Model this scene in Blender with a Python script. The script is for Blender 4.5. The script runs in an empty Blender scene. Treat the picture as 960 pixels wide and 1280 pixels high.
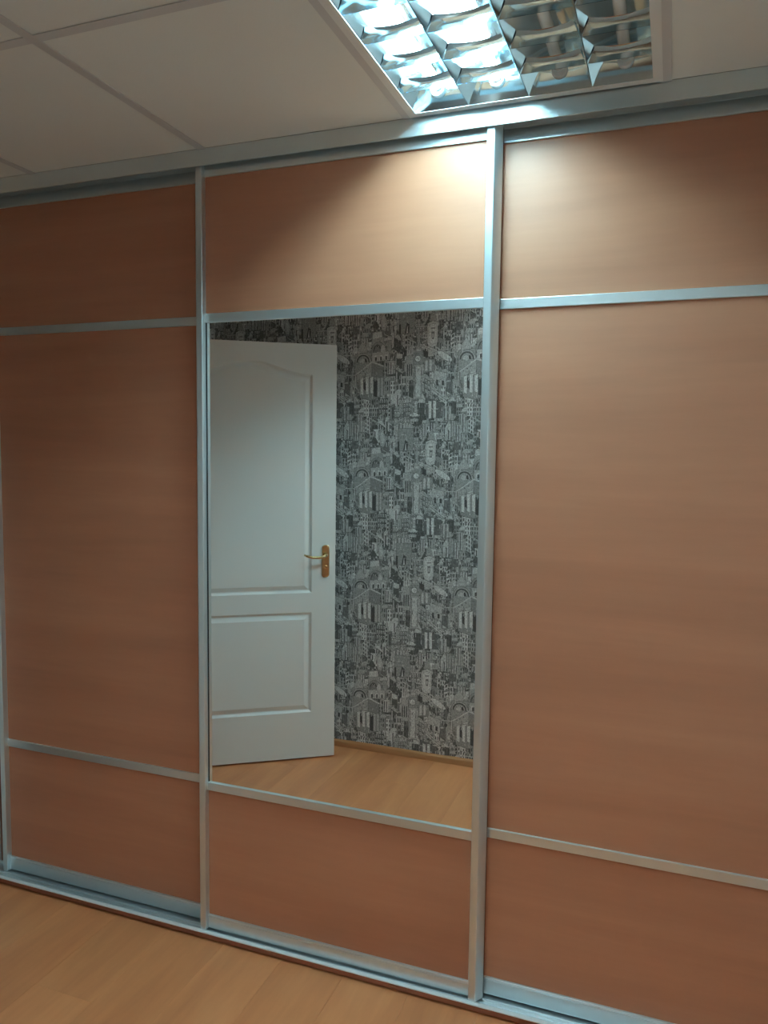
import bpy, bmesh, math, random
from mathutils import Vector, Matrix
C = bpy.context.scene.collection
sc = bpy.context.scene

# ---------------------------------------------------------------- camera, light level
CX, CY, CZ = 1.9563, -1.8709, 1.4702
YAW, PITCH, ROLL, FPX = 0.3569, -0.0804, 0.0125, 961.1
fw = Vector((-math.sin(YAW)*math.cos(PITCH), math.cos(YAW)*math.cos(PITCH), math.sin(PITCH)))
rt = Vector((math.cos(YAW), math.sin(YAW), 0))
up = rt.cross(fw)
r2 = rt*math.cos(ROLL) + up*math.sin(ROLL)
u2 = -rt*math.sin(ROLL) + up*math.cos(ROLL)
cd = bpy.data.cameras.new('camera')
cam = bpy.data.objects.new('camera', cd); C.objects.link(cam)
cam.matrix_world = Matrix(((r2.x, u2.x, -fw.x, CX), (r2.y, u2.y, -fw.y, CY), (r2.z, u2.z, -fw.z, CZ), (0, 0, 0, 1)))
cd.sensor_fit = 'VERTICAL'; cd.sensor_height = 32.0; cd.lens = 32.0*FPX/1280.0
cd.clip_start = 0.02
sc.camera = cam
sc.view_settings.view_transform = 'Standard'; sc.view_settings.look = 'None'
sc.view_settings.gamma = 1.0; sc.view_settings.exposure = 0.10
sc.view_settings.use_curve_mapping = False
sc.cycles.max_bounces = 14; sc.cycles.diffuse_bounces = 8; sc.cycles.glossy_bounces = 8
sc.cycles.sample_clamp_indirect = 8.0
w = bpy.data.worlds.new('world'); sc.world = w; w.use_nodes = True
w.node_tree.nodes['Background'].inputs[0].default_value = (0.5, 0.5, 0.5, 1)
w.node_tree.nodes['Background'].inputs[1].default_value = 0.05
TUBE_STRENGTH = 132.0
TUBE_COLOR = (0.53, 0.97, 1.10)
REAR_FILL_STRENGTH = 80.0  # fill lamp added out of view to raise the overall brightness
REAR_FILL_COLOR = (0.80, 1.0, 1.02)

# ---------------------------------------------------------------- dimensions (metres, from the photograph)
H = 2.2897            # ceiling
XL, XR = -0.20, 2.40  # left and right wall faces
YB = -1.494           # wallpapered wall opposite the wardrobe
YE = -3.60            # far end of the room behind the camera
XP = 1.20             # free end of the wallpapered partition
X0, G = 0.1107, 0.6   # ceiling grid
YF, YK = 0.0227, 0.0574   # front and back door planes
ZF, ZU, ZL, ZBT = 2.2459, 1.836, 0.4679, 0.0685
XA, XC, XD = 0.682, 1.5077, -0.1322
SW = 0.034            # stile width

# ---------------------------------------------------------------- materials
def newmat(name):
    m = bpy.data.materials.new(name); m.use_nodes = True
    nt = m.node_tree; b = nt.nodes['Principled BSDF']
    return m, nt, b
def simple(name, col, rough=0.5, metal=0.0, spec=0.5, bump=0.0, bscale=200.0, var=0.0, vscale=6.0):
    m, nt, b = newmat(name)
    b.inputs['Base Color'].default_value = (*col, 1); b.inputs['Roughness'].default_value = rough
    b.inputs['Metallic'].default_value = metal; b.inputs['Specular IOR Level'].default_value = spec
    geo = nt.nodes.new('ShaderNodeNewGeometry')
    if var:
        n = nt.nodes.new('ShaderNodeTexNoise'); n.inputs['Scale'].default_value = vscale; n.inputs['Detail'].default_value = 4
        nt.links.new(geo.outputs['Position'], n.inputs['Vector'])
        mr = nt.nodes.new('ShaderNodeMapRange'); mr.inputs[3].default_value = 1-var; mr.inputs[4].default_value = 1+var
        nt.links.new(n.outputs['Fac'], mr.inputs[0])
        mx = nt.nodes.new('ShaderNodeVectorMath'); mx.operation = 'SCALE'; mx.inputs[0].default_value = col
        nt.links.new(mr.outputs[0], mx.inputs['Scale']); nt.links.new(mx.outputs[0], b.inputs['Base Color'])
    if bump:
        n = nt.nodes.new('ShaderNodeTexNoise'); n.inputs['Scale'].default_value = bscale; n.inputs['Detail'].default_value = 3
        nt.links.new(geo.outputs['Position'], n.inputs['Vector'])
        bp = nt.nodes.new('ShaderNodeBump'); bp.inputs['Strength'].default_value = bump; bp.inputs['Distance'].default_value = 0.001
        nt.links.new(n.outputs['Fac'], bp.inputs['Height']); nt.links.new(bp.outputs[0], b.inputs['Normal'])
    return m
def wood(name, c1, c2, c3, stretch, rough, per_object=0.0, spec=0.5, seed=0.0):
    m, nt, b = newmat(name); N = nt.nodes; L = nt.links
    geo = N.new('ShaderNodeNewGeometry'); oi = N.new('ShaderNodeObjectInfo')
    mp = N.new('ShaderNodeMapping'); mp.inputs['Scale'].default_value = stretch
    off = N.new('ShaderNodeVectorMath'); off.operation = 'SCALE'; off.inputs[0].default_value = (13.1, 7.7, 5.3)
    L.new(oi.outputs['Random'], off.inputs['Scale'])
    ad = N.new('ShaderNodeVectorMath'); ad.operation = 'ADD'
    L.new(geo.outputs['Position'], mp.inputs['Vector']); L.new(mp.outputs[0], ad.inputs[0]); L.new(off.outputs[0], ad.inputs[1])
    n1 = N.new('ShaderNodeTexNoise'); n1.inputs['Scale'].default_value = 1.0; n1.inputs['Detail'].default_value = 6; n1.inputs['Distortion'].default_value = 0.6
    n2 = N.new('ShaderNodeTexNoise'); n2.inputs['Scale'].default_value = 7.0; n2.inputs['Detail'].default_value = 4
    L.new(ad.outputs[0], n1.inputs['Vector']); L.new(ad.outputs[0], n2.inputs['Vector'])
    mix = N.new('ShaderNodeMath'); mix.operation = 'MULTIPLY_ADD'; mix.inputs[1].default_value = 0.22
    L.new(n2.outputs['Fac'], mix.inputs[0]); L.new(n1.outputs['Fac'], mix.inputs[2])
    cr = N.new('ShaderNodeValToRGB'); e = cr.color_ramp
    e.elements[0].position = 0.36; e.elements[0].color = (*c1, 1); e.elements[1].position = 0.86; e.elements[1].color = (*c3, 1)
    k = e.elements.new(0.61); k.color = (*c2, 1)
    L.new(mix.outputs[0], cr.inputs[0])
    hsv = N.new('ShaderNodeHueSaturation')
    mr = N.new('ShaderNodeMapRange'); mr.inputs[3].default_value = 1-per_object; mr.inputs[4].default_value = 1+per_object
    L.new(oi.outputs['Random'], mr.inputs[0]); L.new(mr.outputs[0], hsv.inputs['Value'])
    L.new(cr.outputs[0], hsv.inputs['Color']); L.new(hsv.outputs[0], b.inputs['Base Color'])
    b.inputs['Roughness'].default_value = rough; b.inputs['Specular IOR Level'].default_value = spec
    bp = N.new('ShaderNodeBump'); bp.inputs['Strength'].default_value = 0.04; bp.inputs['Distance'].default_value = 0.001
    L.new(n2.outputs['Fac'], bp.inputs['Height']); L.new(bp.outputs[0], b.inputs['Normal'])
    return m
M = {}
M['cherry'] = wood('cherry_laminate', (0.385, 0.148, 0.079), (0.435, 0.172, 0.093), (0.485, 0.20, 0.110), (0.8, 0.8, 9.0), 0.42)
M['laminate'] = wood('floor_laminate', (0.49, 0.172, 0.068), (0.60, 0.225, 0.090), (0.71, 0.29, 0.118), (9.0, 1.1, 1.0), 0.38, 0.07)
M['base_wood'] = wood('baseboard_laminate', (0.44, 0.19, 0.08), (0.50, 0.225, 0.095), (0.56, 0.26, 0.115), (1.2, 1.2, 20.0), 0.4)
M['plinth'] = wood('plinth_laminate', (0.20, 0.062, 0.032), (0.24, 0.08, 0.042), (0.28, 0.10, 0.05), (1.2, 1.2, 20.0), 0.45)
M['alu'] = simple('satin_aluminium', (0.74, 0.80, 0.82), 0.36, 0.86, bump=0.03, bscale=900)
M['lip'] = simple('lit_lip_aluminium', (0.86, 0.88, 0.88), 0.5, 0.25)  # paler copy of the aluminium: light on the lip put into its colour
M['mirror'] = simple('mirror_silvering', (0.86, 0.89, 0.885), 0.0, 1.0)
M['tile'] = simple('ceiling_tile_white', (0.80, 0.79, 0.76), 0.95, bump=0.25, bscale=260, var=0.02, vscale=3)
M['grid'] = simple('white_grid_steel', (0.62, 0.60, 0.60), 0.5)
M['wall'] = simple('pale_wall_paint', (0.66, 0.64, 0.60), 0.9, bump=0.1, bscale=120, var=0.03)
M['slab'] = simple('dull_screed', (0.35, 0.33, 0.31), 0.9, bump=0.2, bscale=80)
M['doorwhite'] = simple('white_satin_door_paint', (0.80, 0.80, 0.775), 0.42, bump=0.05, bscale=350)
M['brass'] = simple('polished_brass', (0.86, 0.68, 0.38), 0.2, 1.0)
M['dark'] = simple('black_brush_pile', (0.02, 0.02, 0.022), 0.9)
M['reflector'] = simple('bright_louver_aluminium', (0.74, 0.87, 0.93), 0.09, 1.0, bump=0.05, bscale=60)
M['white_steel'] = simple('white_enamelled_steel', (0.78, 0.78, 0.77), 0.4)
M['holder'] = simple('white_lampholder_plastic', (0.82, 0.82, 0.80), 0.35)
M['tube_off'] = simple('unlit_tube_glass', (0.82, 0.84, 0.84), 0.15)
m, nt, b = newmat('lit_tube_glass')
b.inputs['Base Color'].default_value = (0.8, 0.8, 0.8, 1)
b.inputs['Emission Color'].default_value = (*TUBE_COLOR, 1); b.inputs['Emission Strength'].default_value = TUBE_STRENGTH
M['tube_on'] = m
m, nt, b = newmat('fill_tube_glass')  # tubes of the added fill lamp
b.inputs['Base Color'].default_value = (0.8, 0.8, 0.8, 1)
b.inputs['Emission Color'].default_value = (*REAR_FILL_COLOR, 1); b.inputs['Emission Strength'].default_value = REAR_FILL_STRENGTH
M['tube_fill'] = m
m, nt, b = newmat('printed_wallpaper')
at = nt.nodes.new('ShaderNodeVertexColor'); at.layer_name = 'print'
geo = nt.nodes.new('ShaderNodeNewGeometry')
nz = nt.nodes.new('ShaderNodeTexNoise'); nz.inputs['Scale'].default_value = 1.0; nz.inputs['Detail'].default_value = 3
mp = nt.nodes.new('ShaderNodeMapping'); mp.inputs['Scale'].default_value = (240, 240, 130)
nt.links.new(geo.outputs['Position'], mp.inputs[0]); nt.links.new(mp.outputs[0], nz.inputs['Vector'])
mr = nt.nodes.new('ShaderNodeMapRange'); mr.inputs[1].default_value = 0.3; mr.inputs[2].default_value = 0.7; mr.inputs[3].default_value = 0.62; mr.inputs[4].default_value = 1.32
nt.links.new(nz.outputs['Fac'], mr.inputs[0])
mx = nt.nodes.new('ShaderNodeVectorMath'); mx.operation = 'SCALE'
nt.links.new(at.outputs['Color'], mx.inputs[0]); nt.links.new(mr.outputs[0], mx.inputs['Scale'])
nt.links.new(mx.outputs[0], b.inputs['Base Color']); b.inputs['Roughness'].default_value = 0.7
M['paper'] = m

# ---------------------------------------------------------------- helpers
def box(bm, x0, x1, y0, y1, z0, z1, bev=0.0):
    vs = [bm.verts.new((x, y, z)) for x in (x0, x1) for y in (y0, y1) for z in (z0, z1)]
    fs = [(0, 1, 3, 2), (4, 6, 7, 5), (0, 4, 5, 1), (2, 3, 7, 6), (0, 2, 6, 4), (1, 5, 7, 3)]
    faces = [bm.faces.new([vs[i] for i in f]) for f in fs]
    if bev:
        es = list({e for f in faces for e in f.edges})
        bmesh.ops.bevel(bm, geom=es, offset=bev, segments=2, profile=0.5, affect='EDGES')
def prism(bm, pts, axis, a0, a1):
    """extrude a closed 2-D outline along an axis; pts are (u, v) in the two other axes in xyz order"""
    def P(u, v, a):
        return {'x': (a, u, v), 'y': (u, a, v), 'z': (u, v, a)}[axis]
    A = [bm.verts.new(P(u, v, a0)) for u, v in pts]; B = [bm.verts.new(P(u, v, a1)) for u, v in pts]
    n = len(pts)
    for i in range(n):
        bm.faces.new((A[i], A[(i+1) % n], B[(i+1) % n], B[i]))
    bm.faces.new(A[::-1]); bm.faces.new(B)
def tube(bm, path, rad, seg=12):
    rings = []
    for i, p in enumerate(path):
        p = Vector(p)
        a = Vector(path[max(i-1, 0)]); c = Vector(path[min(i+1, len(path)-1)])
        t = (c-a).normalized(); ref = Vector((0, 0, 1)) if abs(t.z) < 0.9 else Vector((1, 0, 0))
        s = t.cross(ref).normalized(); q = s.cross(t)
        r = rad[i] if isinstance(rad, (list, tuple)) else rad
        rings.append([bm.verts.new(p + s*math.cos(k*2*math.pi/seg)*r + q*math.sin(k*2*math.pi/seg)*r) for k in range(seg)])
    for A, B in zip(rings, rings[1:]):
        for k in range(seg):
            f = bm.faces.new((A[k], A[(k+1) % seg], B[(k+1) % seg], B[k])); f.smooth = True
    bm.faces.new(rings[0][::-1]); bm.faces.new(rings[-1])
def obj(name, bm, mat, parent=None, smooth=False, loc=None):
    bmesh.ops.recalc_face_normals(bm, faces=bm.faces[:])
    me = bpy.data.meshes.new(name); bm.to_mesh(me); bm.free()
    if smooth:
        for p in me.polygons: p.use_smooth = True
    me.materials.append(mat)
    o = bpy.data.objects.new(name, me); C.objects.link(o)
    if parent is not None: o.parent = parent
    if loc: o.location = loc
    return o
def boxo(name, x0, x1, y0, y1, z0, z1, mat, parent=None, bev=0.0):
    bm = bmesh.new(); box(bm, x0, x1, y0, y1, z0, z1, bev); return obj(name, bm, mat, parent)
def empty(name, loc=(0, 0, 0), parent=None):
    o = bpy.data.objects.new(name, None); C.objects.link(o); o.location = loc
    o.empty_display_size = 0.1
    if parent is not None: o.parent = parent
    return o
def tag(o, label=None, cat=None, group=None, kind=None):
    if label: o['label'] = label
    if cat: o['category'] = cat
    if group: o['group'] = group
    if kind: o['kind'] = kind
    return o
def struct(o, label=None, cat=None): return tag(o, label, cat, kind='structure')

# ---------------------------------------------------------------- floor of laminate planks
floor = struct(boxo('floor', XL-0.12, XR+0.12, YE-0.12, 0.75, -0.12, -0.008, M['slab']), 'orange brown wood laminate floor of planks running towards the wardrobe', 'floor')
rng = random.Random(5)
PW, PL = 0.193, 1.29
x = XL; k = 0
while x < XR-0.01:
    xe = min(x+PW, XR)
    y = 0.10 + [0.86, 0.43, 0.0][k % 3]
    while y > YE:
        a, bq = max(y-PL, YE), min(y, 0.10)
        if bq-a > 0.03:
            boxo('floor_plank', x+0.0002, xe-0.0002, a+0.0002, bq-0.0002, -0.008, 0.0, M['laminate'], floor, 0.0005)
        y -= PL
    x += PW; k += 1

# ---------------------------------------------------------------- walls
struct(boxo('wall_rear', XL-0.12, XR+0.12, YE-0.12, YE, 0, H+0.2, M['wall']), 'pale plain wall at the far end behind the camera', 'wall')
struct(boxo('wall_right', XR, XR+0.12, YE, 0.75, 0, H+0.2, M['wall']), 'pale plain wall to the right of the wardrobe', 'wall')
struct(boxo('wall_front', XL-0.12, XR+0.12, 0.75, 0.87, 0, H+0.2, M['wall']), 'pale plain wall behind the wardrobe', 'wall')
DW, DH = 0.81, 1.94
PHI = 0.6063
HX, HY = 0.4925-DW*math.cos(PHI), -1.3512+DW*math.sin(PHI)
OY0, OY1, OZ = HY-0.005, HY+DW+0.005, DH+0.016      # doorway in the left wall
bm = bmesh.new()
box(bm, XL-0.12, XL, YE, OY0-0.03, 0, H+0.2); box(bm, XL-0.12, XL, OY1+0.03, 0.75, 0, H+0.2)
box(bm, XL-0.12, XL, OY0-0.03, OY1+0.03, OZ+0.03, H+0.2)
wall_left = struct(obj('wall_left', bm, M['wall']), 'left wall papered with the black and white city print, holding the doorway', 'wall')
wall_back = struct(boxo('wall_back', XL, XP, YB-0.10, YB-0.0012, 0, H-0.004, M['wall']),
                   'wall covered in black and white city print wallpaper, seen in the mirror', 'wall')
# hall beyond the doorway
bm = bmesh.new()
box(bm, XL-1.4, XL-0.12, YE, 0.75, -0.12, 0.0)
struct(obj('floor_hall', bm, M['laminate']), 'laminate floor of the hall beyond the doorway', 'floor')
bm = bmesh.new()
box(bm, XL-1.5, XL-1.4, YE, 0.75, -0.12, H+0.2); box(bm, XL-1.5, XL-0.12, YE-0.1, YE, -0.12, H+0.2); box(bm, XL-1.5, XL-0.12, 0.75, 0.85, -0.12, H+0.2)
struct(obj('wall_hall', bm, M['wall']), 'pale plain wall of the hall beyond the doorway', 'wall')
struct(boxo('ceiling_hall', XL-1.5, XL-0.12, YE-0.1, 0.85, H+0.2, H+0.3, M['wall']), 'plain ceiling of the hall beyond the doorway', 'ceiling')

# ---------------------------------------------------------------- wallpaper print: flat overlapping shapes with a printed grey each
W_, V_ = 0.505, 0.541
def clip_poly(pts, x0, x1, y0, y1):
    for ax, lim, sg in ((0, x0, 1), (0, x1, -1), (1, y0, 1), (1, y1, -1)):
        out = []
        n = len(pts)
        for i in range(n):
            a, b2 = pts[i], pts[(i+1) % n]
            ia, ib = (a[ax]-lim)*sg >= 0, (b2[ax]-lim)*sg >= 0
            if ia: out.append(a)
            if ia != ib:
                t = (lim-a[ax])/(b2[ax]-a[ax]); out.append((a[0]+(b2[0]-a[0])*t, a[1]+(b2[1]-a[1])*t))
        pts = out
        if len(pts) < 3: return []
    return pts
class Paper:
    def __init__(s): s.shapes = []; s.layers = []; s.sh = 0.0; s.sx = 0.0
    def raw(s, pts, g):
        if s.sh: pts = [(p[0], p[1]+s.sh*(p[0]-s.sx)) for p in pts]
        for dx in (-W_, 0, W_):
            for dy in (-V_, 0, V_):
                q = clip_poly([(p[0]+dx, p[1]+dy) for p in pts], 0, W_, 0, V_)
                if len(q) < 3: continue
                bb = (min(p[0] for p in q), max(p[0] for p in q), min(p[1] for p in q), max(p[1] for p in q))
                if bb[1]-bb[0] < 2e-4 or bb[3]-bb[2] < 2e-4: continue
                ly = 1
                for o, l in s.layers:
                    if l >= ly and o[0] < bb[1] and o[1] > bb[0] and o[2] < bb[3] and o[3] > bb[2]: ly = l+1
                s.layers.append((bb, ly)); s.shapes.append((q, g, ly))
    def poly(s, pts, g, ink=0.0):
        if ink:
            cx = sum(p[0] for p in pts)/len(pts); cy = sum(p[1] for p in pts)/len(pts)
            def gr(p):
                d = math.hypot(p[0]-cx, p[1]-cy) or 1; return (p[0]+(p[0]-cx)/d*ink*1.3, p[1]+(p[1]-cy)/d*ink*1.3)
            s.raw([gr(p) for p in pts], 0.06)
        s.raw(pts, g)
    def rect(s, x, y, w, h, g, ink=0.0): s.poly([(x, y), (x+w, y), (x+w, y+h), (x, y+h)], g, ink)
    def disc(s, x, y, r, g, ink=0.0, a0=0, a1=360, n=12, ry=None):
        full = a1-a0 >= 360
        k = n if full else n+1
        s.poly([(x+r*math.cos(math.radians(a0+(a1-a0)*i/n)), y+(ry or r)*math.sin(math.radians(a0+(a1-a0)*i/n))) for i in range(k)], g, ink)
    def line(s, a, b2, t, g):
        dx, dy = b2[0]-a[0], b2[1]-a[1]; d = math.hypot(dx, dy); nx, ny = -dy/d*t/2, dx/d*t/2
        s.raw([(a[0]+nx, a[1]+ny), (b2[0]+nx, b2[1]+ny), (b2[0]-nx, b2[1]-ny), (a[0]-nx, a[1]-ny)], g)
    def archwin(s, x, y, w, h, g): s.poly([(x, y), (x+w, y), (x+w, y+h-w/2)]+[(x+w/2+w/2*math.cos(t), y+h-w/2+w/2*math.sin(t)) for t in (0.8, 1.57, 2.35)]+[(x, y+h-w/2)], g)
P = Paper(); R = random.Random(11)
def house(x, y, w, h):
    P.sh = R.choice((0, 0, R.uniform(-0.75, 0.75))); P.sx = x+w/2
    g = R.choice((0.2, 0.28, 0.36, 0.42, 0.5, 0.6, 0.7, 0.12))
    P.rect(x, y, w, h, g, 0.0011)
    P.rect(x+w*0.74, y, w*0.26, h, g*0.55)
    t = R.random()
    if t < 0.35: P.poly([(x-0.001, y+h), (x+w+0.001, y+h), (x+w*0.5, y+h+w*R.uniform(0.4, 1.1))], R.choice((0.1, 0.2, 0.5, 0.62)), 0.0009)
    elif t < 0.5: P.disc(x+w/2, y+h, w*0.5, R.choice((0.3, 0.45, 0.6)), 0.0009, 0, 180, 8)
    elif t < 0.75:
        P.rect(x-0.0012, y+h-0.003, w+0.0024, 0.004, 0.6, 0.0007)
    else:
        P.poly([(x+w*0.25, y+h), (x+w*0.75, y+h), (x+w*0.5, y+h+w*2.2)], 0.4, 0.0007)
    nx = max(1, int(w/0.0105)); ny = max(1, int(h/0.019)); style = R.randrange(4)
    for i in range(nx):
        if style == 3:
            P.rect(x+(i+0.3)*w/nx, y+0.002, w/nx*0.38, h*0.86, R.choice((0.07, 0.62)))
            continue
        for j in range(ny):
            gx, gy = x+(i+0.25)*w/nx, y+(j+0.2)*h/ny
            if style == 0: P.rect(gx, gy, w/nx*0.42, h/ny*0.55, 0.06)
            elif style == 1: P.archwin(gx, gy, w/nx*0.45, h/ny*0.65, 0.07)
            else:
                P.rect(gx, gy, w/nx*0.5, h/ny*0.6, 0.66); P.rect(gx+w/nx*0.12, gy+0.001, w/nx*0.2, h/ny*0.4, 0.1)
row = V_+0.03
while row > -0.01:                      # crowded rows of small houses, nearer rows over farther ones
    x = -R.uniform(0, 0.02)
    while x < W_-0.006:
        w_ = R.uniform(0.016, 0.046); house(x, row+R.uniform(-0.016, 0.016), w_, R.uniform(0.036, 0.08)); x += w_*R.uniform(0.75, 1.0)
    row -= 0.050
P.sh = 0.0
for _ in range(90):                     # trees, hatching and slanting roofs
    x, y = R.uniform(0, W_), R.uniform(0, V_)
    t = R.random()
    if t < 0.4:
        for q in range(6): P.disc(x+R.uniform(-0.012, 0.012), y+R.uniform(-0.009, 0.009), R.uniform(0.003, 0.0065), R.choice((0.1, 0.2, 0.36, 0.6)), 0.0005, n=7)
    elif t < 0.7:
        l = R.uniform(0.02, 0.045); s_ = R.choice((-1, 1))*R.uniform(0.4, 0.8)
        P.poly([(x, y), (x+l, y+l*s_), (x+l, y+l*s_+0.007), (x, y+0.007)], R.choice((0.3, 0.55, 0.62)), 0.0012)
        P.line((x, y+0.0035), (x+l, y+l*s_+0.0035), 0.0012, 0.08)
    else:
        for q in range(4): P.line((x, y+q*0.004), (x+0.02, y+q*0.004-0.008), 0.001, 0.6)
# the landmarks: (u, v) measured from the zoomed photograph
def Z(X, Y): return (X*0.00066, -(Y-0.09*X)*0.000674)
def zp(*q): return [Z(a, c) for a, c in q]
def zpoly(g, ink, *q): P.poly(zp(*q), g, ink)
# corner temple with columns
zpoly(0.30, 0.0013, (40, 480), (150, 520), (240, 480), (240, 640), (150, 670), (60, 640))
zpoly(0.05, 0, (85, 520), (108, 505), (108, 600), (85, 580)); zpoly(0.05, 0, (165, 520), (192, 535), (192, 650), (165, 640))
for xx in (62, 102, 138): zpoly(0.72, 0.0008, (xx, 500), (xx+22, 492), (xx+24, 625), (xx+4, 615))
for xx in (196, 222): zpoly(0.5, 0.0008, (xx, 510), (xx+14, 522), (xx+14, 650), (xx, 640))
zpoly(0.42, 0.0012, (35, 470), (150, 400), (150, 500), (100, 492), (35, 520)); zpoly(0.27, 0.0012, (150, 400), (235, 440), (235, 515), (150, 500))
zpoly(0.62, 0.0008, (30, 462), (150, 392), (240, 436), (240, 446), (150, 406), (30, 478))
P.line(Z(98, 492), Z(142, 482), 0.0022, 0.75)
for xx in (60, 85, 112): P.disc(*Z(xx, 470-(xx-60)*0.5), 0.0035, 0.16)
# big round arch behind it
zpoly(0.36, 0.0012, (20, 470), (20, 330), (140, 330), (140, 400), (60, 450))
cx, cy = Z(82, 395)
P.disc(cx, cy, 0.040, 0.42, 0.0011, 0, 180, 12, 0.042); P.disc(cx, cy, 0.034, 0.08, 0, 0, 180, 12, 0.035); P.disc(cx, cy, 0.027, 0.40, 0, 0, 180, 12, 0.028)
P.disc(cx-0.004, cy-0.003, 0.016, 0.55, 0.0008, 0, 180, 8, 0.022); P.disc(cx+0.012, cy, 0.008, 0.06, 0, 0, 180, 8, 0.018)
zpoly(0.46, 0.001, (40, 300), (75, 250), (110, 300), (110, 330), (40, 330))
# domed hall with arcade
zpoly(0.40, 0.0012, (150, 200), (220, 195), (260, 330), (275, 400), (150, 400))
zpoly(0.62, 0.0011, (155, 205), (222, 200), (226, 240), (155, 245)); zpoly(0.18, 0.0008, (230, 205), (285, 200), (290, 240), (232, 240))
zpoly(0.52, 0.0011, (240, 248), (300, 246), (300, 268), (240, 270)); zpoly(0.36, 0.001, (262, 270), (296, 270), (296, 370), (262, 340))
cx, cy = Z(200, 340)
P.disc(cx, cy, 0.036, 0.30, 0.001, 0, 180, 12, 0.048); P.disc(cx-0.006, cy, 0.022, 0.1, 0, 0, 180, 10, 0.036); P.disc(cx-0.006, cy, 0.018, 0.24, 0, 0, 180, 10, 0.022)
P.disc(cx+0.022, cy, 0.012, 0.58, 0, 0, 180, 10, 0.034)
zpoly(0.5, 0.001, (150, 340), (280, 345), (285, 402), (150, 402))
for xx in (165, 205, 245): P.archwin(*Z(xx, 398), 0.017, 0.027, 0.68); P.archwin(*Z(xx+7, 398), 0.009, 0.019, 0.1)
# clock tower
zpoly(0.50, 0.0013, (468, 370), (532, 372), (530, 690), (470, 690))
zpoly(0.62, 0.0009, (482, 470), (518, 470), (517, 680), (483, 680)); zpoly(0.34, 0.0012, (466, 380), (534, 382), (534, 460), (466, 458))
P.disc(*Z(496, 419), 0.0135, 0.74, 0.0012, n=16); P.disc(*Z(496, 419), 0.0015, 0.1, n=8)
P.line(Z(496, 419), Z(496, 405), 0.0012, 0.1); P.line(Z(496, 419), Z(507, 424), 0.0012, 0.1)
zpoly(0.42, 0.0011, (470, 372), (500, 300), (530, 374)); zpoly(0.55, 0.0009, (484, 352), (516, 352), (516, 372), (484, 372))
for xx in (474, 520): zpoly(0.22, 0, (xx, 480), (xx+5, 480), (xx+5, 680), (xx, 680))
# gothic front left of the tower
zpoly(0.46, 0.0012, (408, 390), (462, 392), (462, 560), (408, 560))
for xx in (415, 431, 447): zpoly(0.07, 0, (xx, 450), (xx+8, 450), (xx+8, 530), (xx, 530)); zpoly(0.6, 0.0006, (xx-4, 390), (xx+4, 300), (xx+12, 390))
# tall rounded tower block
P.poly(zp((562, 190), (600, 178), (636, 190), (636, 320)) + [Z(630, 345), Z(600, 356), Z(572, 342)] + zp((562, 320)), 0.60, 0.0013)
P.poly(zp((572, 205), (600, 196), (626, 205), (622, 320), (600, 336), (576, 318)), 0.70, 0.0006)
zpoly(0.2, 0, (590, 250), (614, 250), (610, 300), (594, 300)); zpoly(0.55, 0.0005, (596, 262), (608, 262), (606, 290), (597, 290)); zpoly(0.3, 0, (586, 222), (618, 222), (618, 232), (586, 232))
zpoly(0.40, 0.001, (575, 178), (590, 130), (612, 120), (628, 178))
# sloping bridge between tower and block
zpoly(0.58, 0.0012, (508, 318), (640, 385), (640, 402), (508, 336)); P.line(Z(510, 328), Z(638, 394), 0.0016, 0.1)
zpoly(0.06, 0, (532, 366), (570, 380), (570, 420), (532, 410)); zpoly(0.3, 0.001, (540, 420), (620, 440), (620, 520), (540, 520))
for xx in (550, 580): P.archwin(*Z(xx, 510), 0.011, 0.05, 0.62)
# oval stadium roof
cx, cy = Z(690, 425)
P.poly([(cx+0.036*math.cos(t)+0.0*math.sin(t), cy+0.016*math.sin(t)-0.019*math.cos(t)) for t in [i*math.pi/8 for i in range(16)]], 0.66, 0.0012)
zpoly(0.1, 0, (650, 440), (668, 448), (668, 500), (650, 490))
# gabled theatre right of the bridge, white pillars below
zpoly(0.52, 0.0012, (615, 510), (705, 540), (705, 640), (615, 600)); zpoly(0.05, 0, (632, 575), (648, 580), (648, 620), (632, 612)); zpoly(0.05, 0, (672, 585), (688, 590), (688, 622), (672, 618))
zpoly(0.56, 0.0013, (596, 620), (715, 715), (700, 730), (596, 652)); P.line(Z(600, 636), Z(705, 722), 0.002, 0.12)
zpoly(0.15, 0.001, (560, 690), (690, 740), (690, 840), (560, 830))
for xx, g in ((578, 0.7), (612, 0.74)): zpoly(g, 0.0009, (xx, 715), (xx+22, 720), (xx+22, 835), (xx+4, 835))
zpoly(0.17, 0.0009, (706, 600), (748, 605), (748, 690), (706, 660)); P.disc(*Z(748, 575), 0.0085, 0.07); zpoly(0.16, 0.0006, (766, 192), (815, 196), (815, 262), (766, 262))
# striped slabs and towers
for a, c, w_, hh in ((684, 760, 60, 100), (530, 60, 40, 90), (742, 60, 30, 110), (800, 20, 44, 130), (352, 40, 60, 190), (10, 20, 40, 120)):
    zpoly(0.40, 0.0012, (a, c), (a+w_, c+4), (a+w_, c+hh), (a, c+hh))
    for q in range(4): zpoly((0.1, 0.62)[q % 2], 0, (a+w_*(0.12+q*0.22), c+6), (a+w_*(0.22+q*0.22), c+6), (a+w_*(0.22+q*0.22), c+hh-4), (a+w_*(0.12+q*0.22), c+hh-4))
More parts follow.
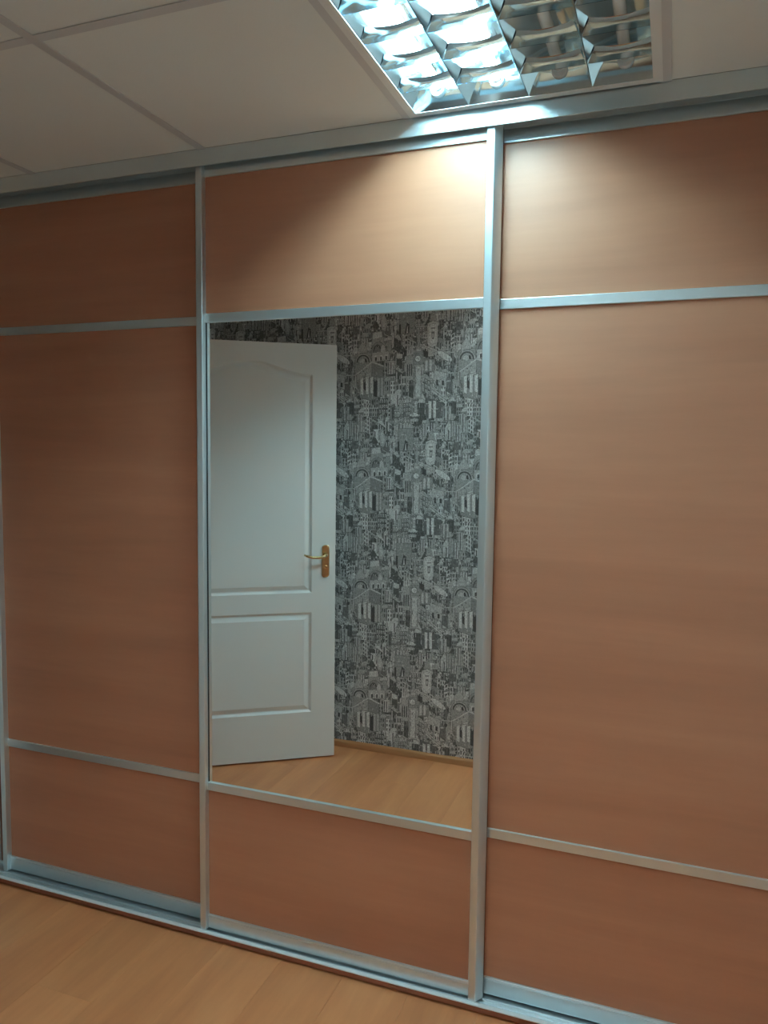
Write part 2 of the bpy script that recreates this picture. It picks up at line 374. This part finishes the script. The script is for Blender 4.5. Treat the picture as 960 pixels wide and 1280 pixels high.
# diamond kite tower and dark lancet
zpoly(0.46, 0.0012, (205, 95), (235, 70), (268, 150), (250, 195), (222, 190)); zpoly(0.58, 0.0006, (222, 105), (238, 92), (256, 150), (244, 178), (230, 172))
zpoly(0.34, 0.0012, (356, 80), (470, 90), (470, 240), (356, 235)); zpoly(0.05, 0, (395, 235), (410, 160), (428, 180), (428, 238)); zpoly(0.66, 0, (406, 235), (414, 180), (420, 236)); zpoly(0.06, 0, (352, 170), (366, 170), (366, 236), (352, 236))
zpoly(0.62, 0.0009, (335, 360), (380, 375), (380, 402), (335, 396)); zpoly(0.1, 0.0006, (340, 402), (378, 406), (378, 470), (340, 440))
# low white dome with base
P.disc(*Z(475, 808), 0.022, 0.68, 0.0012, 0, 180, 10, 0.016); zpoly(0.1, 0.0005, (440, 812), (510, 816), (510, 824), (440, 820)); zpoly(0.5, 0.001, (446, 826), (506, 830), (500, 860), (450, 858))

for _ in range(420):                    # loose engraved strokes
    x, y = R.uniform(0, W_), R.uniform(0, V_); l = R.uniform(0.005, 0.022); a_ = R.choice((1.57, 1.57, R.uniform(-0.8, 0.8), R.uniform(0.9, 2.2)))
    b2 = (x+l*math.cos(a_), y+l*math.sin(a_)); m_ = ((x+b2[0])/2+R.uniform(-0.002, 0.002), (y+b2[1])/2+R.uniform(-0.002, 0.002)); t = R.uniform(0.0009, 0.0028); g = R.choice((0.04, 0.08, 0.72, 0.66, 0.3))
    P.line((x, y), m_, t, g); P.line(m_, b2, t*0.8, g)
EXT = 0.00002
def paper_strip(x0, x1, base_u, ztop, phase, face='back'):
    vs, fs, cs = [], [], []
    nlay = max(l for _, l in P.layers)
    k0 = int(math.floor(-phase/V_))-1
    for kk in range(0, int(ztop/V_)+2):
        for q, g, ly in P.shapes:
            pts = clip_poly([(u, v + kk*V_ - phase) for u, v in q], 0, W_, 0.0, ztop)
            if len(pts) < 3: continue
            i = len(vs)
            vs += [(u, ly*EXT, v) for u, v in pts]; cs += [g]*len(pts)
            fs.append(list(range(i, i+len(pts))))
    i = len(vs); vs += [(0, 0, 0), (W_, 0, 0), (W_, 0, ztop), (0, 0, ztop)]; cs += [0.12]*4; fs.append([i, i+1, i+2, i+3])
    i = len(vs); vs += [(0, -0.001, 0), (W_, -0.001, 0), (W_, -0.001, ztop), (0, -0.001, ztop)]; cs += [0.5]*4
    for a, c in ((0, 1), (1, 2), (2, 3), (3, 0)): fs.append([i+a, i+c, i-4+c, i-4+a])
    me = bpy.data.meshes.new('wallpaper_strip'); me.from_pydata(vs, [], fs)
    ca = me.color_attributes.new('print', 'FLOAT_COLOR', 'POINT')
    flat = []
    for g in cs:
        g = 0.045+1.12*g; flat += [g, g, g*0.985, 1.0]
    ca.data.foreach_set('color', flat)
    me.materials.append(M['paper']); me.update()
    return me
PHASE = 0.02
strip_me = paper_strip(0, W_, 0, H-0.006, PHASE)
U0 = 0.512 - W_        # where a repeat of the print starts on the wall
x = U0 - W_
k = 0
def clipped_copy(me, lo, hi):
    bm = bmesh.new(); bm.from_mesh(me)
    if lo > 0: bmesh.ops.bisect_plane(bm, geom=bm.verts[:]+bm.edges[:]+bm.faces[:], plane_co=(lo, 0, 0), plane_no=(-1, 0, 0), clear_outer=True)
    if hi < W_: bmesh.ops.bisect_plane(bm, geom=bm.verts[:]+bm.edges[:]+bm.faces[:], plane_co=(hi, 0, 0), plane_no=(1, 0, 0), clear_outer=True)
    m2 = me.copy(); bm.to_mesh(m2); bm.free(); return m2
def hang_strip(me, loc, rz, parent):
    o = bpy.data.objects.new('wallpaper_strip', me); C.objects.link(o); o.parent = parent
    o.location = loc; o.rotation_euler = (0, 0, rz)
    return o
while x < XP:
    lo, hi = max(0, XL-x), min(W_, XP-x)
    if hi-lo > 0.005:
        me = strip_me if (lo == 0 and hi >= W_) else clipped_copy(strip_me, lo, min(hi, W_))
        hang_strip(me, (x, YB, 0.001), 0, wall_back)
    x += W_
# the left wall is papered up to the doorway on its far side
y = YB+W_
me = strip_me
hang_strip(strip_me, (XL+0.001, YB+W_, 0.001), -math.pi/2, wall_left)

# ---------------------------------------------------------------- suspended ceiling
ceiling = struct(boxo('ceiling', XL-0.12, XR+0.12, YE-0.12, 0.87, H+0.2, H+0.3, M['slab']), 'suspended ceiling of square white tiles in a metal grid', 'ceiling')
LX0, LX1, LY0, LY1 = X0+2*G, X0+3*G, -G, 0.0
xs = [X0+G*i for i in range(-1, 5)]; ys = [-G*i for i in range(0, 7)]
for i in range(len(xs)-1):
    for j in range(len(ys)-1):
        a, b2, c, d = max(xs[i], XL+0.012)+0.003, min(xs[i+1], XR-0.012)-0.003, max(ys[j+1], YE+0.012)+0.003, ys[j]-(0.003 if j else 0.0004)
        if b2-a < 0.02 or d-c < 0.02: continue
        if (i, j) in ((3, 0), (3, 2)): continue
        boxo('ceiling_tile', a, b2, c, d, H+0.0012, H+0.0152, M['tile'], ceiling, 0.0008)
for xx in xs:
    if XL < xx-0.012 and xx+0.012 < XR:
        bm = bmesh.new(); box(bm, xx-0.012, xx+0.012, YE, 0.0, H-0.0015, H+0.0008, 0.0004); box(bm, xx-0.0012, xx+0.0012, YE, 0.0, H+0.0008, H+0.036)
        obj('grid_bar', bm, M['grid'], ceiling)
xe = [XL]+[v for v in xs if XL < v-0.012 and v+0.012 < XR]+[XR]
for yy in ys[1:]:
    for a, b2 in zip(xe, xe[1:]):
        bm = bmesh.new(); a2 = a+(0.012 if a > XL else 0); c2 = b2-(0.012 if b2 < XR else 0)
        box(bm, a2, c2, yy-0.012, yy+0.012, H-0.0014, H+0.0007, 0.0004); box(bm, a2, c2, yy-0.0012, yy+0.0012, H+0.0008, H+0.036)
        obj('grid_bar', bm, M['grid'], ceiling)
for a, b2, c, d in ((XL, XL+0.02, YE, 0), (XR-0.02, XR, YE, 0)):
    boxo('grid_bar', a, b2, c, d, H-0.0016, H+0.0006, M['grid'], ceiling)

# ---------------------------------------------------------------- recessed louvre luminaire
HW = 0.2865       # half opening
TP = 2*HW/4       # trough pitch
RH = 0.076        # reflector height
def para(u): return RH*(1-(abs(u)/(TP/2))**2.3)
NU = 16
def sheet(bm, rows):     # rows of (x,y,z) to a quad sheet
    vv = [[bm.verts.new(p) for p in r] for r in rows]
    for A, B in zip(vv, vv[1:]):
        for i in range(len(A)-1):
            f = bm.faces.new((A[i], A[i+1], B[i+1], B[i])); f.smooth = True
def luminaire(y0, y1, mats, label):
    lum = tag(empty('ceiling_light', ((LX0+LX1)/2, (y0+y1)/2, H)), label, 'ceiling light')
    bm = bmesh.new()
    for s in (-1, 1):
        box(bm, s*HW if s > 0 else -HW-0.0015, HW+0.0015 if s > 0 else -HW, -HW-0.0015, HW+0.0015, 0.001, 0.098)
        box(bm, -HW, HW, s*HW if s > 0 else -HW-0.0015, HW+0.0015 if s > 0 else -HW, 0.001, 0.098)
    box(bm, -HW-0.0015, HW+0.0015, -HW-0.0015, HW+0.0015, 0.098, 0.1)
    obj('housing', bm, M['white_steel'], lum)
    bm = bmesh.new()
    for s in (-1, 1):
        a = sorted((s*(HW-0.013), s*(HW+0.0075)))
        box(bm, a[0], a[1], -HW-0.0075, HW+0.0075, -0.0018, -0.0009); box(bm, -HW+0.013, HW-0.013, a[0], a[1], -0.0018, -0.0009)
    obj('frame', bm, M['white_steel'], lum)
    YN, YP = -HW+0.004, HW-0.004
    for t in range(4):
        xc = -HW + TP*(t+0.5)
        us = [(-1+2*i/NU)*(TP/2-0.0008) for i in range(NU+1)]
        bm = bmesh.new(); sheet(bm, [[(xc+u, yy, para(u)+0.0015) for u in us] for yy in (YN, YP)])
        sheet(bm, [[(xc+u, yy, para(u)+0.0025+0.0) for u in us] for yy in (YN, YP)])
        # close the lower lips of the folded sheet
        for s in (0, -1):
            u = us[s]; z0 = para(u)+0.0015
            q = [bm.verts.new(p) for p in ((xc+u, YN, z0), (xc+u, YP, z0), (xc+u, YP, z0+0.001), (xc+u, YN, z0+0.001))]; bm.faces.new(q)
        obj('trough_reflector', bm, M['reflector'], lum)
        # cross blades
        BH = 0.032
        for r in range(1, 5):
            yc = YP - (YP-YN)*r/5
            bm = bmesh.new()
            prof = [(-0.0006, 0.0015), (-0.0011, 0.010), (-0.0030, 0.022), (-0.008, BH)]
            n = 10
            for s in (-1, 1):
                rows = []
                for (py, pz) in prof:
                    hw = (TP/2-0.001)*max(0.0, 1-pz/RH)**(1/2.3)-0.0003
                    rows.append([(xc+hw*(-1+2*i/n), yc+s*py*(1.0-0.25*(1-(-1+2*i/n)**2)*pz/BH), pz-(0.005*(1-(-1+2*i/n)**2) if pz == BH else 0)) for i in range(n+1)])
                sheet(bm, rows)
                if s == -1: top_a = rows[-1]
            sheet(bm, [top_a, rows[-1]])
            o = obj('louver_blade', bm, M['reflector'], lum)
        # tube and its holders
        bm = bmesh.new(); tube(bm, [(xc, YN+0.032, 0.048), (xc, YP-0.032, 0.048)], 0.013, 16)
        tb = obj('lamp_tube', bm, mats[t], lum)
        tag(tb, 'unlit white fluorescent tube' if mats[t] is M['tube_off'] else 'lit fluorescent tube')
        for yy, s in ((YN, 1), (YP, -1)):
            bm = bmesh.new(); tube(bm, [(xc, yy+s*0.0245, 0.048), (xc, yy+s*0.0318, 0.048)], 0.0132, 16); obj('tube_cap', bm, M['alu'], tb)
            bm = bmesh.new()
            tube(bm, [(xc, yy+s*0.012, 0.043), (xc, yy+s*0.0230, 0.043), (xc, yy+s*0.0243, 0.043)], [0.0175, 0.0175, 0.0160], 20)
            obj('lamp_holder', bm, M['holder'], lum)
    for yy, s in ((YN, 1), (YP, -1)):
        bm = bmesh.new(); prism(bm, [(yy, 0.0012), (yy+s*0.016, 0.054), (yy+s*0.016, 0.080), (yy+s*0.015, 0.080), (yy+s*0.015, 0.0545), (yy-s*0.001, 0.0012)], 'x', -HW+0.001, HW-0.001)
        obj('end_plate', bm, M['reflector'], lum)
luminaire(LY0, LY1, [M['tube_on'], M['tube_on'], M['tube_off'], M['tube_off']], 'square recessed ceiling light beside the wardrobe track with mirrored louvre, only left two tubes lit')
luminaire(-3*G, -2*G, [M['tube_fill']]*4, 'added fill light out of view above the camera, built as a recessed ceiling light with all four tubes lit')  # added lamp, out of view, fills the room with extra light

# ---------------------------------------------------------------- sliding wardrobe
wr = tag(empty('sliding_wardrobe', ((XL+XR)/2, 0.3, 0)), 'built-in cherry wood wardrobe with three sliding doors in aluminium frames, mirror in the middle', 'wardrobe')
def wpart(o): o.location = Vector(o.location)-Vector(wr.location); return o
E0, E1 = XL+0.001, XR-0.001
bm = bmesh.new()
box(bm, E0, E1, 0.0, 0.004, ZF, H+0.001, 0.0006); box(bm, E0, E1, 0.004, 0.086, H-0.008, H-0.002)
box(bm, E0, E1, 0.0425, 0.0445, ZF+0.004, H-0.008); box(bm, E0, E1, 0.082, 0.086, ZF, H-0.008)
wpart(obj('top_track', bm, M['alu'], wr))
bm = bmesh.new()
box(bm, E0, E1, 0.012, 0.016, 0.0125, 0.0213); box(bm, E0, E1, 0.016, 0.088, 0.0125, 0.0145)
box(bm, E0, E1, 0.0405, 0.0430, 0.0145, 0.0195, 0.0005); box(bm, E0, E1, 0.027, 0.0295, 0.0145, 0.0175, 0.0004); box(bm, E0, E1, 0.082, 0.088, 0.0145, 0.024, 0.0008)
wpart(obj('bottom_track', bm, M['alu'], wr))
wpart(tag(boxo('track_lip', E0, E1, -0.0005, 0.0118, 0.0215, 0.0255, M['lip'], wr, 0.0012), 'front lip of the floor track, its lit brightness put into the colour'))
wpart(tag(boxo('plinth', E0, E1, 0.002, 0.0115, 0.0065, 0.0213, M['plinth'], wr, 0.001), 'dark red-brown plinth strip'))
wpart(boxo('side_panel', E0, E0+0.016, 0.10, 0.62, 0.0, H-0.002, M['plinth'], wr))
wpart(boxo('side_panel', E1-0.016, E1, 0.10, 0.62, 0.0, H-0.002, M['plinth'], wr))
wpart(boxo('back_panel', E0+0.016, E1-0.016, 0.61, 0.62, 0.0, H-0.002, M['plinth'], wr))
wpart(boxo('base_panel', E0+0.016, E1-0.016, 0.10, 0.61, 0.001, 0.016, M['plinth'], wr))

FL, CH = 0.0195, 0.0145      # flat face width, slanted grip width
def stile_outline(flat0, side, yf):
    # flat0: outer end of the flat face; side: +1 when the door lies to the right of the stile, -1 to the left
    y0, y1 = yf-0.0135, yf+0.0185
    inner = flat0+side*FL
    P2 = [(inner, y1), (inner, y0+0.0012), (inner-side*0.0012, y0), (flat0+side*0.002, y0), (flat0, y0+0.0007)]
    for i in range(1, 6):
        t = i/5; P2.append((flat0-side*CH*t, y0+0.0007+0.0235*(0.75*t+0.25*t*t)))
    P2 += [(flat0-side*CH, y1-0.003), (flat0-side*(CH-0.003), y1-0.003), (flat0-side*(CH-0.003), y1)]
    return P2
def sliding_door(x0, x1, yf, label, mirror, zb):
    d = empty('sliding_door', ((x0+x1)/2, yf, zb), wr); d.location = Vector(d.location)-Vector(wr.location)
    d['label'] = label
    org = Vector(((x0+x1)/2, yf, zb))
    def add(o): o.location = -org; return o
    ZT = ZF+0.012
    for a, sd in ((x0, 1), (x1, -1)):
        bm = bmesh.new(); prism(bm, stile_outline(a, sd, yf), 'z', 0.0205 if zb < 0.0275 else 0.0268, ZT)
        s = add(obj('stile', bm, M['alu'], d))
        for p in s.data.polygons:
            if abs(p.normal.z) < 0.5 and p.area < 0.02: p.use_smooth = False
    for sx in (x0-CH+0.0015, x1+CH-0.0015):
        add(tag(boxo('brush_strip', sx-0.0012, sx+0.0012, yf+0.0187, yf+0.0218, zb+0.002, ZT-0.002, M['dark'], d), 'dark dust brush along the frame edge'))
    a, b2 = x0+FL-0.001, x1-FL+0.001
    bm = bmesh.new(); box(bm, a, b2, yf, yf+0.014, 2.2235, ZT-0.002, 0.0008); add(obj('top_rail', bm, M['alu'], d))
    bm = bmesh.new()
    box(bm, a, b2, yf, yf+0.014, zb, ZBT-0.0075, 0.0008); box(bm, a, b2, yf+0.0012, yf+0.014, ZBT-0.0075, ZBT-0.0055); box(bm, a, b2, yf-0.0004, yf+0.014, ZBT-0.0055, ZBT, 0.0012)
    add(obj('bottom_rail', bm, M['alu'], d))
    hh = 0.0125
    for z in (ZU, ZL):
        bm = bmesh.new(); box(bm, a, b2, yf, yf+0.014, z-hh, z+hh, 0.0012); add(obj('cross_rail', bm, M['alu'], d))
    for i, (z0, z1) in enumerate(((ZBT-0.002, ZL-hh+0.002), (ZL+hh-0.002, ZU-hh+0.002), (ZU+hh-0.002, 2.2255))):
        if mirror and i == 1:
            o = add(boxo('mirror', a-0.001, b2+0.001, yf+0.0062, yf+0.011, z0, z1, M['mirror'], d)); tag(o, 'clear silvered mirror')
            for sx in (a+0.001, b2-0.0035):
                add(tag(boxo('seal', sx, sx+0.0025, yf+0.0045, yf+0.0064, z0+0.002, z1-0.002, M['dark'], d), 'thin black seal along the mirror edge'))
        else:
            add(boxo('wood_panel', a-0.001, b2+0.001, yf+0.0062, yf+0.0135, z0, z1, M['cherry'], d))
    return d
sliding_door(XD, XA+0.014, YK, 'left sliding door with three cherry wood panels', False, 0.0222)
sliding_door(XA, XC+FL, YF, 'middle sliding door with a tall mirror between two wood panels', True, 0.0285)
sliding_door(XC+0.008, XC+0.848, YK, 'right sliding door with three cherry wood panels', False, 0.0222)

# ---------------------------------------------------------------- white panelled door, open into the room
door = struct(empty('door_1', (HX, HY, 0.008)), 'white two panel room door standing open, seen in the mirror', 'door')
ex = Vector((math.cos(PHI), -math.sin(PHI), 0))      # hinge -> free edge
door.rotation_euler = (0, 0, math.atan2(ex.y, ex.x))  # local x along the leaf, local y towards the visible face
TH = 0.04
def arch_loop(inset):
    x0, x1, zb_, zs, zp_ = 0.112+inset, DW-0.112-inset, 0.792+inset, 1.803-inset, 1.856-inset
    pts = [(x0, zb_), (x1, zb_), (x1, zs)]
    n = 22; L0, L1 = x1-0.012, x0+0.012
    for i in range(n+1):
        t = i/n; xx = L0+(L1-L0)*t; q = 1-abs(2*t-1); s = q*q*(3-2*q)
        s = min(1.0, 1.10*s); s = s if s < 0.8 else 0.8+0.2*(1-(1-(s-0.8)/0.2)**2) if s < 1 else 1
        pts.append((xx, zs+(zp_-zs)*s))
    pts.append((x0, zs))
    return pts
def rect_loop(inset):
    x0, x1, z0, z1 = 0.112+inset, DW-0.112-inset, 0.222+inset, 0.700-inset
    return [(x0, z0), (x1, z0), (x1, z1), (x0, z1)]
PROFILE = ((0.0, 0.0), (0.010, -0.0085), (0.015, -0.0085), (0.034, -0.0015))
bm = bmesh.new()
for face, sy in ((0.0, 1), (-TH, -1)):
    outer = [bm.verts.new((xx, face, zz)) for xx, zz in ((0, 0), (DW, 0), (DW, DH), (0, DH))]
    edges = [bm.edges.new((outer[i], outer[(i+1) % 4])) for i in range(4)]
    for lf in (arch_loop, rect_loop):
        loops = [[bm.verts.new((xx, face+sy*dy, zz)) for xx, zz in lf(ins)] for ins, dy in PROFILE]
        n = len(loops[0])
        for A, B in zip(loops, loops[1:]):
            for i in range(n): bm.faces.new((A[i], A[(i+1) % n], B[(i+1) % n], B[i]))
        bm.faces.new(loops[-1])
        edges += [bm.edges.get((loops[0][i], loops[0][(i+1) % n])) for i in range(n)]
    bmesh.ops.triangle_fill(bm, edges=edges, use_beauty=True, use_dissolve=False)
    if sy == 1: of = outer
for i in range(4): bm.faces.new((of[i], of[(i+1) % 4], outer[(i+1) % 4], outer[i]))
obj('door_leaf', bm, M['doorwhite'], door)
def door_handle(sy, y0):
    xc = DW-0.047
    bm = bmesh.new()
    pl = []
    for z, a0 in ((1.003, 0), (0.878, math.pi)):
        pl += [(xc+0.018*math.cos(a0+i*math.pi/8), z+0.014*math.sin(a0+i*math.pi/8)) for i in range(9)]
    A = [bm.verts.new((p[0], y0, p[1])) for p in pl]
    B = [bm.verts.new((p[0], y0+sy*0.004, p[1])) for p in pl]
    Cc = [bm.verts.new((xc+(p[0]-xc)*0.82, y0+sy*0.0065, 0.9405+(p[1]-0.9405)*0.965)) for p in pl]
    n = len(pl)
    for U, V in ((A, B), (B, Cc)):
        for i in range(n): bm.faces.new((U[i], U[(i+1) % n], V[(i+1) % n], V[i]))
    bm.faces.new(Cc); bm.faces.new(A[::-1])
    h = obj('door_handle', bm, M['brass'], door); tag(h, 'polished brass lever handle on a long plate')
    bm = bmesh.new()
    zl = 0.972; o = sy
    path = [(xc, y0+o*0.004, zl), (xc, y0+o*0.026, zl), (xc-0.005, y0+o*0.040, zl-0.001), (xc-0.018, y0+o*0.048, zl-0.005), (xc-0.040, y0+o*0.050, zl-0.008), (xc-0.070, y0+o*0.049, zl-0.007), (xc-0.094, y0+o*0.044, zl-0.001), (xc-0.106, y0+o*0.039, zl+0.004)]
    tube(bm, path, [0.0085, 0.0075, 0.0075, 0.0072, 0.007, 0.0068, 0.006, 0.004], 12)
    obj('lever', bm, M['brass'], h, True)
    bm = bmesh.new(); tube(bm, [(xc, y0+o*0.005, 0.914), (xc, y0+o*0.010, 0.914), (xc, y0+o*0.012, 0.914)], [0.0085, 0.0085, 0.005], 14); obj('key_rosette', bm, M['brass'], h)
door_handle(1, 0.0); door_handle(-1, -TH)
for z in (0.25, 1.69):
    bm = bmesh.new(); tube(bm, [(-0.006, 0.0, z-0.045), (-0.006, 0.0, z+0.045)], 0.006, 10); obj('hinge', bm, M['brass'], door)
# frame of the doorway
bm = bmesh.new()
for a, b2 in ((OY0-0.03, OY0), (OY1, OY1+0.03)): box(bm, XL-0.12, XL-0.0, a, b2, 0, OZ+0.03, 0.002)
box(bm, XL-0.12, XL, OY0, OY1, OZ, OZ+0.03, 0.002)
struct(obj('trim_1', bm, M['doorwhite']), 'white door jamb lining the doorway in the left wall', 'door frame')

# ---------------------------------------------------------------- baseboards
def baseboard(name, pts, label):
    a, b2 = Vector(pts[0]), Vector(pts[1]); d = (b2-a); L = d.length
    bm = bmesh.new(); prism(bm, [(0, 0), (0.014, 0), (0.014, 0.010), (0.011, 0.024), (0.006, 0.032), (0, 0.034)], 'x', 0, L)
    o = obj(name, bm, M['base_wood']); o.location = a; o.rotation_euler = (0, 0, math.atan2(d.y, d.x))
    return struct(o, label, 'baseboard')
baseboard('baseboard_back', ((XL+0.016, YB+0.0022, 0), (XP, YB+0.0022, 0)), 'wood coloured baseboard under the city print wallpaper')
baseboard('baseboard_left', ((XL+0.0025, OY0-0.034, 0), (XL+0.0025, YB+0.018, 0)), 'wood coloured baseboard between the doorway and the corner')
baseboard('baseboard_right', ((XR, YE, 0), (XR, -0.002, 0)), 'wood coloured baseboard along the right wall')
